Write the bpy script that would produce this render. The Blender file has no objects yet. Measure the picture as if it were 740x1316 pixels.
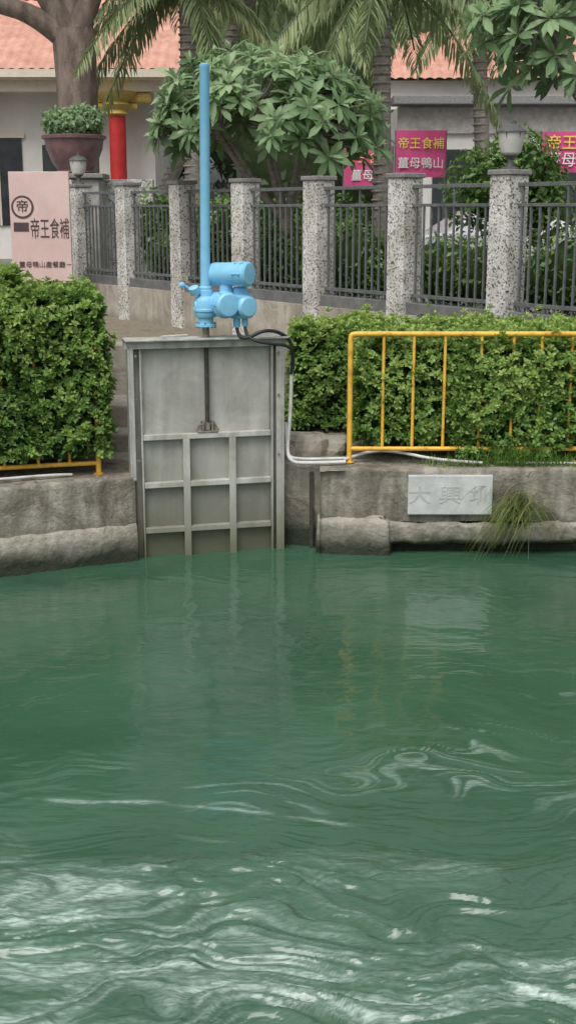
import bpy, math, random
import numpy as np
from mathutils import Vector, Matrix
rng=np.random.default_rng(7); random.seed(7)
scene=bpy.context.scene
R=math.radians
# ---------------------------------------------------------------- materials
def newmat(name):
    m=bpy.data.materials.new(name); m.use_nodes=True
    nt=m.node_tree; b=nt.nodes['Principled BSDF']; return m,nt,b
def N(nt,t,**k):
    n=nt.nodes.new(t)
    for a,v in k.items(): setattr(n,a,v)
    return n
def ramp(nt,stops):
    r=N(nt,'ShaderNodeValToRGB'); e=r.color_ramp.elements
    while len(e)<len(stops): e.new(0.5)
    for el,(p,c) in zip(e,stops):
        el.position=p; el.color=(c[0],c[1],c[2],1)
    return r
def noisemat(name,c1,c2,scale=5,rough=.7,bump=.2,detail=8,metal=0,c3=None,zstretch=1,spec=.5):
    m,nt,b=newmat(name)
    g=N(nt,'ShaderNodeNewGeometry'); mp=N(nt,'ShaderNodeMapping'); mp.inputs['Scale'].default_value=(1,1,zstretch)
    nt.links.new(g.outputs['Position'],mp.inputs[0])
    n=N(nt,'ShaderNodeTexNoise'); n.inputs['Scale'].default_value=scale; n.inputs['Detail'].default_value=detail; n.inputs['Roughness'].default_value=.65
    nt.links.new(mp.outputs[0],n.inputs['Vector'])
    st=[(.32,c1),(.68,c2)]
    if c3: st=[(.3,c1),(.5,c2),(.72,c3)]
    r=ramp(nt,st); nt.links.new(n.outputs['Fac'],r.inputs[0]); nt.links.new(r.outputs[0],b.inputs['Base Color'])
    b.inputs['Roughness'].default_value=rough; b.inputs['Metallic'].default_value=metal
    b.inputs['Specular IOR Level'].default_value=spec
    if bump:
        n2=N(nt,'ShaderNodeTexNoise'); n2.inputs['Scale'].default_value=scale*6; n2.inputs['Detail'].default_value=6
        nt.links.new(g.outputs['Position'],n2.inputs['Vector'])
        bp=N(nt,'ShaderNodeBump'); bp.inputs['Strength'].default_value=bump; bp.inputs['Distance'].default_value=.02
        nt.links.new(n2.outputs['Fac'],bp.inputs['Height']); nt.links.new(bp.outputs[0],b.inputs['Normal'])
    return m
def wetmat(name,c1,c2,cwet,z0,z1,scale=3,rough=.8,streak=.6,bump=.5,metal=0,patch=.55):
    """concrete / painted steel with stains, vertical streaks and an algae-dark band at the water"""
    m,nt,b=newmat(name); L=nt.links
    g=N(nt,'ShaderNodeNewGeometry'); sep=N(nt,'ShaderNodeSeparateXYZ'); L.new(g.outputs['Position'],sep.inputs[0])
    n=N(nt,'ShaderNodeTexNoise'); n.inputs['Scale'].default_value=scale; n.inputs['Detail'].default_value=12; n.inputs['Roughness'].default_value=.72
    L.new(g.outputs['Position'],n.inputs['Vector'])
    r=ramp(nt,[(.3,c1),(.7,c2)]); L.new(n.outputs['Fac'],r.inputs[0])
    mp=N(nt,'ShaderNodeMapping'); mp.inputs['Scale'].default_value=(7,7,.9); L.new(g.outputs['Position'],mp.inputs[0])
    ns=N(nt,'ShaderNodeTexNoise'); ns.inputs['Scale'].default_value=1; ns.inputs['Detail'].default_value=10; ns.inputs['Distortion'].default_value=.5; L.new(mp.outputs[0],ns.inputs['Vector'])
    rs=ramp(nt,[(.38,(.36,.34,.29)),(.62,(1,1,1))]); L.new(ns.outputs['Fac'],rs.inputs[0])
    mx=N(nt,'ShaderNodeMixRGB',blend_type='MULTIPLY'); mx.inputs[0].default_value=streak
    L.new(r.outputs[0],mx.inputs[1]); L.new(rs.outputs[0],mx.inputs[2])
    # blotchy grime
    np_=N(nt,'ShaderNodeTexNoise'); np_.inputs['Scale'].default_value=1.7; np_.inputs['Detail'].default_value=9; np_.inputs['Roughness'].default_value=.75; np_.inputs['Distortion'].default_value=1.2
    L.new(g.outputs['Position'],np_.inputs['Vector']); rp=ramp(nt,[(.42,(.38,.35,.28)),(.54,(1,1,1))]); L.new(np_.outputs['Fac'],rp.inputs[0])
    mg=N(nt,'ShaderNodeMixRGB',blend_type='MULTIPLY'); mg.inputs[0].default_value=patch; L.new(mx.outputs[0],mg.inputs[1]); L.new(rp.outputs[0],mg.inputs[2])
    ad=N(nt,'ShaderNodeMath',operation='MULTIPLY_ADD'); ad.inputs[1].default_value=-.35; L.new(n.outputs['Fac'],ad.inputs[0]); L.new(sep.outputs['Z'],ad.inputs[2])
    mr=N(nt,'ShaderNodeMapRange'); mr.inputs['From Min'].default_value=z0-.17; mr.inputs['From Max'].default_value=z1-.17; mr.inputs['To Min'].default_value=1; mr.inputs['To Max'].default_value=0
    L.new(ad.outputs[0],mr.inputs['Value'])
    mw=N(nt,'ShaderNodeMixRGB'); mw.inputs[2].default_value=(*cwet,1)
    L.new(mr.outputs[0],mw.inputs[0]); L.new(mg.outputs[0],mw.inputs[1]); L.new(mw.outputs[0],b.inputs['Base Color'])
    b.inputs['Roughness'].default_value=rough; b.inputs['Metallic'].default_value=metal
    n2=N(nt,'ShaderNodeTexNoise'); n2.inputs['Scale'].default_value=22; n2.inputs['Detail'].default_value=10; n2.inputs['Roughness'].default_value=.7; L.new(g.outputs['Position'],n2.inputs['Vector'])
    bp=N(nt,'ShaderNodeBump'); bp.inputs['Strength'].default_value=bump; bp.inputs['Distance'].default_value=.03
    L.new(n2.outputs['Fac'],bp.inputs['Height']); L.new(bp.outputs[0],b.inputs['Normal'])
    return m
def leafmat(name,dark,mid,light,trans=.3,rough=.45):
    m,nt,b=newmat(name); L=nt.links
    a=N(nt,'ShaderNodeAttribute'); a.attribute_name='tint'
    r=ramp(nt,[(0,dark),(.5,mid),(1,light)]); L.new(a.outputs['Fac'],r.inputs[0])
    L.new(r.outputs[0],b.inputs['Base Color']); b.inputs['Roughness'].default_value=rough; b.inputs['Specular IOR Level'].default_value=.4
    t=N(nt,'ShaderNodeBsdfTranslucent'); L.new(r.outputs[0],t.inputs[0])
    mx=N(nt,'ShaderNodeMixShader'); mx.inputs[0].default_value=trans
    L.new(b.outputs[0],mx.inputs[1]); L.new(t.outputs[0],mx.inputs[2]); L.new(mx.outputs[0],nt.nodes['Material Output'].inputs[0])
    return m
def specklemat(name):
    m,nt,b=newmat(name); L=nt.links
    g=N(nt,'ShaderNodeNewGeometry')
    v=N(nt,'ShaderNodeTexVoronoi'); v.inputs['Scale'].default_value=48; L.new(g.outputs['Position'],v.inputs['Vector'])
    s=N(nt,'ShaderNodeSeparateColor'); L.new(v.outputs['Color'],s.inputs[0])
    r=ramp(nt,[(0,(.09,.09,.09)),(.16,(.25,.24,.23)),(.24,(.54,.53,.5)),(1,(.78,.77,.73))]); L.new(s.outputs[0],r.inputs[0])
    n=N(nt,'ShaderNodeTexNoise'); n.inputs['Scale'].default_value=2.5; n.inputs['Detail'].default_value=6; L.new(g.outputs['Position'],n.inputs['Vector'])
    r2=ramp(nt,[(.35,(.62,.6,.56)),(.6,(1,1,1))]); L.new(n.outputs['Fac'],r2.inputs[0])
    mx=N(nt,'ShaderNodeMixRGB',blend_type='MULTIPLY'); mx.inputs[0].default_value=.8; L.new(r.outputs[0],mx.inputs[1]); L.new(r2.outputs[0],mx.inputs[2])
    L.new(mx.outputs[0],b.inputs['Base Color']); b.inputs['Roughness'].default_value=.75
    bp=N(nt,'ShaderNodeBump'); bp.inputs['Strength'].default_value=.5; bp.inputs['Distance'].default_value=.01
    L.new(v.outputs['Distance'],bp.inputs['Height']); L.new(bp.outputs[0],b.inputs['Normal'])
    return m

M={}
M['conc']=wetmat('bank_concrete',(.27,.245,.205),(.52,.49,.42),(.03,.04,.022),.16,.44,streak=.6,bump=1.0,patch=.7)
M['concL']=wetmat('toe_concrete',(.34,.31,.26),(.58,.55,.47),(.035,.045,.024),.09,.28,streak=.4,bump=1.0,patch=.5)
M['step']=noisemat('old_step_concrete',(.14,.13,.105),(.34,.31,.26),4,.9,.5,c3=(.25,.23,.18))
M['retain']=wetmat('retaining_render',(.4,.36,.3),(.56,.52,.45),(.2,.19,.14),1.2,1.5,streak=.35,patch=.4)
M['steel']=wetmat('galvanised_gate_steel',(.41,.41,.375),(.53,.53,.49),(.11,.115,.075),.12,1.15,scale=2.5,rough=.5,bump=.05,streak=.32,patch=.22)
M['steelf']=wetmat('gate_frame_steel',(.46,.46,.425),(.6,.6,.56),(.17,.17,.12),.05,.8,scale=5,rough=.5,bump=.08,streak=.45,patch=.28)
M['blue']=noisemat('light_blue_paint',(.2,.5,.73),(.27,.59,.81),6,.38,.03)
M['blued']=noisemat('light_blue_paint_worn',(.15,.42,.65),(.22,.54,.78),14,.5,.08)
M['rod']=noisemat('greased_screw',(.02,.018,.015),(.07,.06,.05),30,.4,.3)
M['rust']=noisemat('dull_steel',(.12,.1,.08),(.26,.24,.21),20,.6,.2)
M['yellow']=noisemat('yellow_rail_paint',(.42,.2,.03),(.78,.45,.06),9,.42,.1,c3=(.82,.5,.09))
M['pipe']=noisemat('grey_pvc',(.42,.42,.4),(.66,.66,.64),8,.5,.05)
M['black']=noisemat('black_cable',(.012,.012,.014),(.03,.03,.034),8,.5,.05)
M['fence']=noisemat('dark_grey_iron',(.08,.09,.09),(.16,.17,.17),10,.55,.1)
M['kerb']=noisemat('dark_fence_plinth',(.1,.105,.105),(.19,.19,.185),5,.8,.3)
M['cap']=noisemat('pillar_cap_granite',(.16,.16,.16),(.3,.29,.28),20,.7,.2)
M['speck']=specklemat('pebble_dash_granite')
M['white']=noisemat('white_plaster',(.6,.58,.54),(.76,.74,.7),.8,.8,.05)
M['cream']=noisemat('cream_fascia',(.6,.53,.42),(.74,.67,.54),3,.8,.05)
M['glass']=noisemat('dark_window',(.02,.025,.03),(.06,.07,.075),1.2,.12,0)
M['tile']=noisemat('orange_roof_tile',(.46,.22,.16),(.68,.38,.29),2.2,.6,.2)
M['red']=noisemat('red_column_paint',(.42,.02,.02),(.55,.035,.03),4,.45,.03)
M['gold']=noisemat('gold_carving',(.35,.2,.04),(.62,.42,.1),18,.45,.5,c3=(.1,.25,.12))
M['pink']=noisemat('magenta_banner',(.54,.06,.19),(.64,.09,.26),1.5,.6,.03)
M['ytext']=noisemat('yellow_lettering',(.8,.6,.08),(.85,.68,.15),3,.6,0)
M['wtext']=noisemat('white_lettering',(.75,.74,.72),(.82,.8,.8),3,.6,0)
M['dtext']=noisemat('dark_lettering',(.05,.03,.035),(.1,.06,.06),3,.6,0)
M['board']=noisemat('pale_pink_signboard',(.58,.42,.39),(.7,.54,.51),1.2,.6,.03)
M['plaque']=noisemat('marble_plaque',(.44,.46,.45),(.62,.63,.62),7,.5,.1)
M['ptext']=noisemat('plaque_carving',(.38,.39,.38),(.5,.51,.5),9,.6,0)
M['bowl']=noisemat('maroon_glazed_pot',(.13,.08,.085),(.24,.14,.14),6,.35,.05)
M['stone']=noisemat('pedestal_stone',(.28,.27,.25),(.46,.44,.41),6,.8,.3)
M['bark']=noisemat('rough_bark',(.1,.075,.06),(.3,.235,.195),5,.9,.9,zstretch=.3)
M['barkg']=noisemat('grey_bark',(.14,.125,.105),(.33,.3,.26),7,.9,.6,zstretch=2.5)
M['soil']=noisemat('soil_and_litter',(.08,.065,.04),(.24,.2,.15),6,.95,.8,c3=(.1,.13,.045))
M['asph']=noisemat('courtyard_paving',(.16,.16,.15),(.25,.245,.23),2,.9,.3)
M['lampg']=noisemat('frosted_lamp_glass',(.5,.5,.47),(.64,.63,.6),4,.35,0)
M['lampb']=noisemat('lamp_metal',(.07,.07,.07),(.13,.13,.13),10,.5,.05)
M['car']=noisemat('silver_white_car_paint',(.6,.61,.62),(.66,.67,.68),2,.25,0)
M['tyre']=noisemat('tyre_rubber',(.015,.015,.015),(.03,.03,.03),9,.8,0)
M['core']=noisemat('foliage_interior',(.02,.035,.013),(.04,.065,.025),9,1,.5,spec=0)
M['core2']=noisemat('far_foliage_interior_hazed',(.07,.1,.05),(.12,.16,.08),3,1,.5,spec=0)  # lightened core colour, stands in for distance haze
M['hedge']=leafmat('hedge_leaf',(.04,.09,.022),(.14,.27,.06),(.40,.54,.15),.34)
M['hedgeL']=leafmat('hedge_leaf_pale',(.045,.1,.024),(.18,.33,.075),(.44,.57,.17),.34)  # paler leaf greens than the other hedge
M['shrub']=leafmat('shrub_leaf',(.04,.08,.025),(.12,.22,.055),(.26,.4,.12),.32)
M['plum']=leafmat('plumeria_leaf',(.12,.19,.1),(.23,.36,.175),(.42,.54,.3),.4,.5)
M['palm']=leafmat('palm_leaflet',(.12,.17,.08),(.27,.35,.16),(.47,.5,.26),.4,.5)
M['far']=leafmat('far_leaf_hazed',(.12,.16,.095),(.21,.28,.165),(.36,.43,.27),.4,.6)  # paler greens: distance haze put into the leaf colour
M['dry']=leafmat('grass_blade',(.08,.12,.03),(.19,.26,.06),(.46,.45,.19),.4,.6)
M['grass']=leafmat('green_grass_blade',(.05,.13,.02),(.14,.27,.05),(.32,.45,.11),.4,.6)

# ---------------------------------------------------------------- builders
def link(o,parent=None):
    scene.collection.objects.link(o)
    if parent: o.parent=parent
    return o
def empty(name,loc=(0,0,0),rz=0):
    e=bpy.data.objects.new(name,None); e.empty_display_size=.2; e.location=loc; e.rotation_euler=(0,0,rz); return link(e)
def meshobj(name,v,f,mat,parent=None,smooth=False):
    me=bpy.data.meshes.new(name); me.from_pydata([tuple(p) for p in v],[],[tuple(q) for q in f]); me.materials.append(mat)
    if smooth: me.polygons.foreach_set('use_smooth',[True]*len(me.polygons))
    me.update(); return link(bpy.data.objects.new(name,me),parent)
def box(name,x0,x1,y0,y1,z0,z1,mat,parent=None,bev=0,rz=0,rx=0,ry=0):
    c=((x0+x1)/2,(y0+y1)/2,(z0+z1)/2); a,b,d=(x1-x0)/2,(y1-y0)/2,(z1-z0)/2
    v=[(i*a,j*b,k*d) for k in(-1,1) for j in(-1,1) for i in(-1,1)]
    f=[(0,2,3,1),(4,5,7,6),(0,1,5,4),(2,6,7,3),(0,4,6,2),(1,3,7,5)]
    o=meshobj(name,v,f,mat,parent); o.location=c; o.rotation_euler=(rx,ry,rz)
    if bev:
        m=o.modifiers.new('b','BEVEL'); m.width=bev; m.segments=2
    return o
def lathe(name,prof,mat,parent=None,loc=(0,0,0),axis=None,seg=32,smooth=True):
    v=[];f=[]
    for r,z in prof:
        for i in range(seg):
            t=2*math.pi*i/seg; v.append((r*math.cos(t),r*math.sin(t),z))
    n=len(prof)
    for j in range(n-1):
        for i in range(seg):
            a=j*seg+i;b=j*seg+(i+1)%seg; f.append((a,b,b+seg,a+seg))
    f.append(tuple(range(seg))[::-1]); f.append(tuple((n-1)*seg+i for i in range(seg)))
    o=meshobj(name,v,f,mat,parent,smooth)
    o.location=loc
    if axis is not None:
        o.rotation_mode='QUATERNION'; o.rotation_quaternion=Vector(axis).to_track_quat('Z','Y')
    if smooth:
        m=o.modifiers.new('e','EDGE_SPLIT'); m.split_angle=R(35)
    return o
def cyl(name,p0,p1,r,mat,parent=None,r1=None,seg=24):
    p0=Vector(p0);p1=Vector(p1); d=p1-p0
    return lathe(name,[(r,0),(r1 if r1 is not None else r,d.length)],mat,parent,p0,d,seg)
def tube(name,pts,r,mat,parent=None,radii=None,res=8):
    cu=bpy.data.curves.new(name,'CURVE'); cu.dimensions='3D'; cu.bevel_depth=r; cu.bevel_resolution=3; cu.use_fill_caps=True
    s=cu.splines.new('NURBS' if len(pts)>3 else 'POLY'); s.points.add(len(pts)-1)
    for i,p in enumerate(pts):
        s.points[i].co=(*p,1); s.points[i].radius=radii[i] if radii else 1
    if len(pts)>3: s.order_u=3; s.use_endpoint_u=True; cu.resolution_u=res
    cu.materials.append(mat); return link(bpy.data.objects.new(name,cu),parent)
def text(name,s,size,mat,parent,loc,rz=0,ext=.004,sx=1,off=.004):
    cu=bpy.data.curves.new(name,'FONT'); cu.body=s; cu.size=size; cu.extrude=ext; cu.align_x='CENTER'; cu.align_y='CENTER'; cu.offset=size*off
    cu.materials.append(mat); o=link(bpy.data.objects.new(name,cu),parent); o.location=loc; o.rotation_euler=(R(90),0,rz); o.scale=(sx,1,1); return o
def fastmesh(name,V,faces_list,mat,parent=None,tint=None,smooth=False):
    me=bpy.data.meshes.new(name); V=np.asarray(V,dtype=np.float32)
    me.vertices.add(len(V)); me.vertices.foreach_set('co',V.ravel())
    loops=np.concatenate([f.ravel() for f in faces_list]).astype(np.int32)
    tot=np.concatenate([np.full(len(f),f.shape[1]) for f in faces_list]).astype(np.int32)
    st=np.concatenate([[0],np.cumsum(tot)[:-1]]).astype(np.int32)
    me.loops.add(len(loops)); me.loops.foreach_set('vertex_index',loops)
    me.polygons.add(len(tot)); me.polygons.foreach_set('loop_start',st); me.polygons.foreach_set('loop_total',tot)
    if smooth: me.polygons.foreach_set('use_smooth',np.ones(len(tot),dtype=bool))
    me.materials.append(mat); me.update(calc_edges=True); me.validate()
    if tint is not None:
        a=me.attributes.new('tint','FLOAT','POINT'); a.data.foreach_set('value',np.asarray(tint,dtype=np.float32))
    return link(bpy.data.objects.new(name,me),parent)
def unit(a): return a/(np.linalg.norm(a,axis=-1,keepdims=True)+1e-9)
def leaves(name,P,D,Nn,L,W,tint,mat,parent=None,detail=False,curl=.15,fold=.12,wide=.55):
    n=len(P); D=unit(D); S=unit(np.cross(D,Nn)); U=np.cross(S,D)
    L=np.broadcast_to(np.asarray(L,float),(n,))[:,None]; W=np.broadcast_to(np.asarray(W,float),(n,))[:,None]
    tint=np.clip(np.broadcast_to(tint,(n,)),0,1)
    if not detail:
        mid=P+D*L*wide; V=np.stack([P,mid+S*W/2+U*W*fold,P+D*L-U*L*curl,mid-S*W/2+U*W*fold],1)
        F=np.arange(n)[:,None]*4+np.array([[0,1,2,3]])
        return fastmesh(name,V.reshape(-1,3),[F],mat,parent,np.repeat(tint,4))
    a=P+D*L*.35-U*L*curl*.15; b=P+D*L*.7-U*L*curl*.5; t=P+D*L*.98-U*L*curl*1.1
    V=np.stack([P,a+S*W*.38+U*W*fold,a,a-S*W*.38+U*W*fold,b+S*W*.5+U*W*fold,b,b-S*W*.5+U*W*fold,t],1)
    i=np.arange(n)[:,None]*8
    tri=np.concatenate([i+np.array([[0,1,2]]),i+np.array([[0,2,3]]),i+np.array([[5,4,7]]),i+np.array([[5,7,6]])])
    q=np.concatenate([i+np.array([[2,1,4,5]]),i+np.array([[3,2,5,6]])])
    tt=np.repeat(tint,8).reshape(-1,8).copy(); tt[:,[2,5]]+=.12
    return fastmesh(name,V.reshape(-1,3),[tri,q],mat,parent,tt.ravel())
def sn(p,s,seed,o=6):
    r=np.random.default_rng(seed); h=np.zeros(len(p))
    for i in range(o):
        k=r.normal(size=p.shape[1]); k=k/np.linalg.norm(k)*s*(1.0+.55*i); h+=np.sin(p@k+r.uniform(0,6.28))/(1+.5*i)
    return h/2.2
def rosettes(C,A,k,spread,rg):
    n=len(C); A=unit(A); ref=unit(rg.normal(size=(n,3))); X=unit(np.cross(A,ref)); Y=np.cross(A,X)
    P=[];D=[];Nn=[]
    ph=rg.uniform(0,6.28,n)
    for j in range(k):
        t=ph+2*math.pi*j/k*1.0+rg.normal(0,.2,n); el=spread+rg.normal(0,.18,n)+(.25 if j%2 else -.15)
        rad=X*np.cos(t)[:,None]+Y*np.sin(t)[:,None]
        d=A*np.cos(el)[:,None]+rad*np.sin(el)[:,None]
        P.append(C);D.append(d);Nn.append(A*np.sin(el)[:,None]-rad*np.cos(el)[:,None])
    return np.concatenate(P),np.concatenate(D),np.concatenate(Nn)

def hedge(name,parts,mat,seed,dens=330,leaf=.062,loc=(0,0,0),rz=0):
    rg=np.random.default_rng(seed); e=empty(name,loc,rz)
    Cs=[];As=[];T=[]
    for bi,(x0,x1,y0,y1,z0,z1) in enumerate(parts):
        faces=[((x0,x1),(y0,y0),(z0,z1),(0,-1,0)),((x0,x1),(y0,y1),(z1,z1),(0,0,1)),((x0,x0),(y0,y1),(z0,z1),(-1,0,0)),((x1,x1),(y0,y1),(z0,z1),(1,0,0))]
        for fx,fy,fz,nn in faces:
            dims=[abs(q[1]-q[0]) for q in (fx,fy,fz)]; ar=np.prod([d for d in dims if d>0])
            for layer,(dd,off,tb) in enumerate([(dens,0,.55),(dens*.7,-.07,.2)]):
                n=int(ar*dd); p=np.stack([rg.uniform(*fx,n),rg.uniform(*fy,n),rg.uniform(*fz,n)],1)
                h=sn(p,4,seed+3)*.07+sn(p,11,seed+5)*.045
                nv=np.array(nn,float)
                top=np.clip((p[:,2]-(z1-.22))/.22,0,1)**2*.12 if nn[2]==0 else 0
                p=p+nv*(h+off-top+rg.uniform(-.02,.035,n))[:,None]
                if nn[2]==1: p[:,2]+=np.abs(rg.normal(0,.05,n))*(rg.random(n)<.3)
                a=nv*.75+np.array([0,0,.75])+rg.normal(0,.35,(n,3))
                keep=sn(p,9,seed+8)>-.95 if layer==0 else np.ones(n,bool)
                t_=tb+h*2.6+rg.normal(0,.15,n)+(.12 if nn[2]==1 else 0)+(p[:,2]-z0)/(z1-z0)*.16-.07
                Cs.append(p[keep]);As.append(a[keep]);T.append(t_[keep])
        i=.14
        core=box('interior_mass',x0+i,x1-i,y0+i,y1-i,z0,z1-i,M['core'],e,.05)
    C=np.concatenate(Cs);A=np.concatenate(As);T=np.concatenate(T)
    P,D,Nn=rosettes(C,A,7,.95,rg)
    tt=np.tile(T,7)+rg.normal(0,.08,len(P)); Ls=leaf*rg.uniform(.65,1.25,len(P))
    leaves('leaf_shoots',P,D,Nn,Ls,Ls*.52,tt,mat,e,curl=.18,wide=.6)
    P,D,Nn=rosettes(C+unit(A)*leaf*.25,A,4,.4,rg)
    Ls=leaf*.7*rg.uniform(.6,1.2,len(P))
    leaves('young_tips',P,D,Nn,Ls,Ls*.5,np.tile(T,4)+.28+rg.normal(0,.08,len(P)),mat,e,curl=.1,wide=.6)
    return e
def mass(name,blobs,n,size,mat,seed,parent=None,core=None,corescale=.72,aspect=.5,top=None):
    rg=np.random.default_rng(seed); e=parent or empty(name)
    vol=np.array([(b[3]*b[4]*b[5])**(2/3) for b in blobs]); cnt=(vol/vol.sum()*n).astype(int)
    Ps=[];Ns=[];T=[]
    for b,c in zip(blobs,cnt):
        d=unit(rg.normal(size=(c,3))); rr=1-np.abs(rg.normal(0,.16,c)); 
        rr*=1+.18*sn(d*2,3,seed+int(abs(b[0])*10)%97)
        p=np.array(b[:3])+d*rr[:,None]*np.array(b[3:6])
        cl=sn(p,2.2/max(size*4,.3),seed+9)
        keep=cl>-.75
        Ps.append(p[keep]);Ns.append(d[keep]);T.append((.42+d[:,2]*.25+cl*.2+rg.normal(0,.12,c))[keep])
        if core:
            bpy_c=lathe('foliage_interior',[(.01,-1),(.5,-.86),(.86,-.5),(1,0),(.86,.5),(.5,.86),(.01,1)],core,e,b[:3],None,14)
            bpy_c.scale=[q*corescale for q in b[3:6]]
    P=np.concatenate(Ps);Nn=np.concatenate(Ns);T=np.concatenate(T)
    m=len(P); nr=unit(Nn*.6+rg.normal(size=(m,3))*.6+np.array([0,0,.3])); D=unit(np.cross(nr,rg.normal(size=(m,3))))+np.array([0,0,-.25])
    Ls=size*rg.uniform(.6,1.3,m)
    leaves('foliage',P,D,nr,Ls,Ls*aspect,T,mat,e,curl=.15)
    return e
def blades(name,C,D,L,W,tint,mat,parent=None,droop=.5,seg=5):
    n=len(C); D=unit(D); S=unit(np.cross(D,np.array([0,0,1.])+rng.normal(0,.2,(n,3))))
    V=[]
    for j in range(seg+1):
        t=j/seg; p=C+D*(L*t)[:,None]-np.array([0,0,1.])*(L*droop*t*t)[:,None]; w=(W*(1-t)**.7*.5+.0004)[:,None]
        V+= [p-S*w,p+S*w]
    V=np.stack(V,1); k=2*(seg+1); i=np.arange(n)[:,None]*k
    F=np.concatenate([i+np.array([[2*j,2*j+1,2*j+3,2*j+2]]) for j in range(seg)])
    return fastmesh(name,V.reshape(-1,3),[F],mat,parent,np.repeat(np.clip(tint,0,1),k))

# ---------------------------------------------------------------- water
LW=[(-150,4.0),(-20,8.9),(-6,10.45),(-2.74,11.37),(-1.50,11.93)]     # left canal wall line
def frontY(x):
    pts=LW+[(-1.45,12.35),(.0,12.38),(.27,12.38),(.3,12.16),(3,12.12),(150,12.12)]
    return np.interp(x,[p[0] for p in pts],[p[1] for p in pts])
xs=np.concatenate([np.linspace(-150,-4.4,36)[:-1],np.arange(-4.4,-2.2,.04),np.arange(-2.2,2.2,.014),np.arange(2.2,4.4,.04),np.linspace(4.4,150,36)])
ys=np.concatenate([np.linspace(.4,4.0,14)[:-1],np.arange(4.0,7.4,.010),np.arange(7.4,13.4,.022)])
X,Y=np.meshgrid(xs,ys); p=np.stack([X.ravel(),Y.ravel()],1)
def vn(p,sx,sy,seed,octv=5,rough=.55):
    """value-noise fbm on a hashed lattice (non periodic)"""
    out=np.zeros(len(p)); amp=1; tot=0; fx,fy=sx,sy
    for o in range(octv):
        a=p[:,0]*fx+seed*13.7+o*7.1; b=p[:,1]*fy+seed*5.3+o*3.9
        ca,sa=math.cos(.5*o),math.sin(.5*o)*.35
        a,b=a*1.0+b*sa*.4,b-a*sa*.25
        ia=np.floor(a).astype(np.int64); ib=np.floor(b).astype(np.int64); fa=a-ia; fb=b-ib
        fa=fa**3*(fa*(fa*6-15)+10); fb=fb**3*(fb*(fb*6-15)+10)
        def hh(i,j):
            n=(i*374761393+j*668265263+(seed*1013+o)*2147483)&0x7fffffff; n=((n^(n>>13))*1274126177)&0x7fffffff; n=n^(n>>16); return (n&0xffff)/65535.0
        v=(hh(ia,ib)*(1-fa)+hh(ia+1,ib)*fa)*(1-fb)+(hh(ia,ib+1)*(1-fa)+hh(ia+1,ib+1)*fa)*fb
        out+=amp*(v*2-1); tot+=amp; amp*=rough; fx*=2.03; fy*=2.03
    return out/tot
wy=vn(p,.9,1.1,3,3)*.6; wx=vn(p,.8,1.0,4,3)*.6
w=np.stack([p[:,0]+wx,p[:,1]+wy],1)
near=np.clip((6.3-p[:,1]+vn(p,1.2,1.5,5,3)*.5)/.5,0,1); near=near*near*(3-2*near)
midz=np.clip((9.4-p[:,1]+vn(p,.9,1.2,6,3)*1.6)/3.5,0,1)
calm=vn(w,.9,2.6,7,4)*.0085
mid=vn(w,2.6,9,8,4)*.0042
patch=np.clip(.35+vn(p,.8,1.3,9,3)*1.6+p[:,0]*.14,.06,1.6)
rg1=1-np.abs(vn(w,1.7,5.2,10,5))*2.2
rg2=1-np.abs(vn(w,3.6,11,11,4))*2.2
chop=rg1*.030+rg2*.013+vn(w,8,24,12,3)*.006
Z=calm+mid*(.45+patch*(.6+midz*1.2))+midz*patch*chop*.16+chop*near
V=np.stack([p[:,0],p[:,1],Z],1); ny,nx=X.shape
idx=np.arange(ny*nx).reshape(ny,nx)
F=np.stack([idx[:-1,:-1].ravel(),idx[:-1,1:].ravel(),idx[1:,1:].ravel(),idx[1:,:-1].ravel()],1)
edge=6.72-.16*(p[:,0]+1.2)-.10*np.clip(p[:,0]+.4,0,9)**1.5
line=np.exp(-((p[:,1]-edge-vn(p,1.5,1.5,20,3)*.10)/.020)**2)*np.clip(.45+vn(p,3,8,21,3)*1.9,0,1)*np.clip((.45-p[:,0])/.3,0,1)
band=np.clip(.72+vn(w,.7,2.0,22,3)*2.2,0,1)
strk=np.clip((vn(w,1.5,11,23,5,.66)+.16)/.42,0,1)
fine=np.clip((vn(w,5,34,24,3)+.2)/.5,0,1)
glint_foam=near*(band*strk*(.3+.7*fine)*.80+.05)+np.clip(line,0,1)*.6  # sky-reflection streaks and foam, both painted into the water colour
fl=np.clip((vn(w,1.1,15,25,4)-.30)/.14,0,1)*np.clip(.15+vn(p,.9,1.4,26,2)*1.6+p[:,0]*.22,0,1)*np.clip((9.2-p[:,1])/1.5,0,1)  # ripple highlights painted as pale flecks on the calmer water
glint_foam=np.clip(glint_foam+fl*.42*(1-near),0,1)
m,nt,b=newmat('canal_water'); L=nt.links
g=N(nt,'ShaderNodeNewGeometry')
n=N(nt,'ShaderNodeTexNoise'); n.inputs['Scale'].default_value=.6; n.inputs['Detail'].default_value=5; n.inputs['Distortion'].default_value=.8; L.new(g.outputs['Position'],n.inputs['Vector'])
r=ramp(nt,[(.3,(.033,.088,.05)),(.7,(.052,.125,.074))]); L.new(n.outputs['Fac'],r.inputs[0])
mp=N(nt,'ShaderNodeMapping'); mp.inputs['Scale'].default_value=(.4,1.8,1); L.new(g.outputs['Position'],mp.inputs[0])
f4=N(nt,'ShaderNodeTexNoise'); f4.inputs['Scale'].default_value=40; f4.inputs['Detail'].default_value=6; L.new(mp.outputs[0],f4.inputs['Vector'])
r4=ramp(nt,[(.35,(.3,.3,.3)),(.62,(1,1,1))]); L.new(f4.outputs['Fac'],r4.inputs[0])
at=N(nt,'ShaderNodeAttribute'); at.attribute_name='tint'
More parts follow.
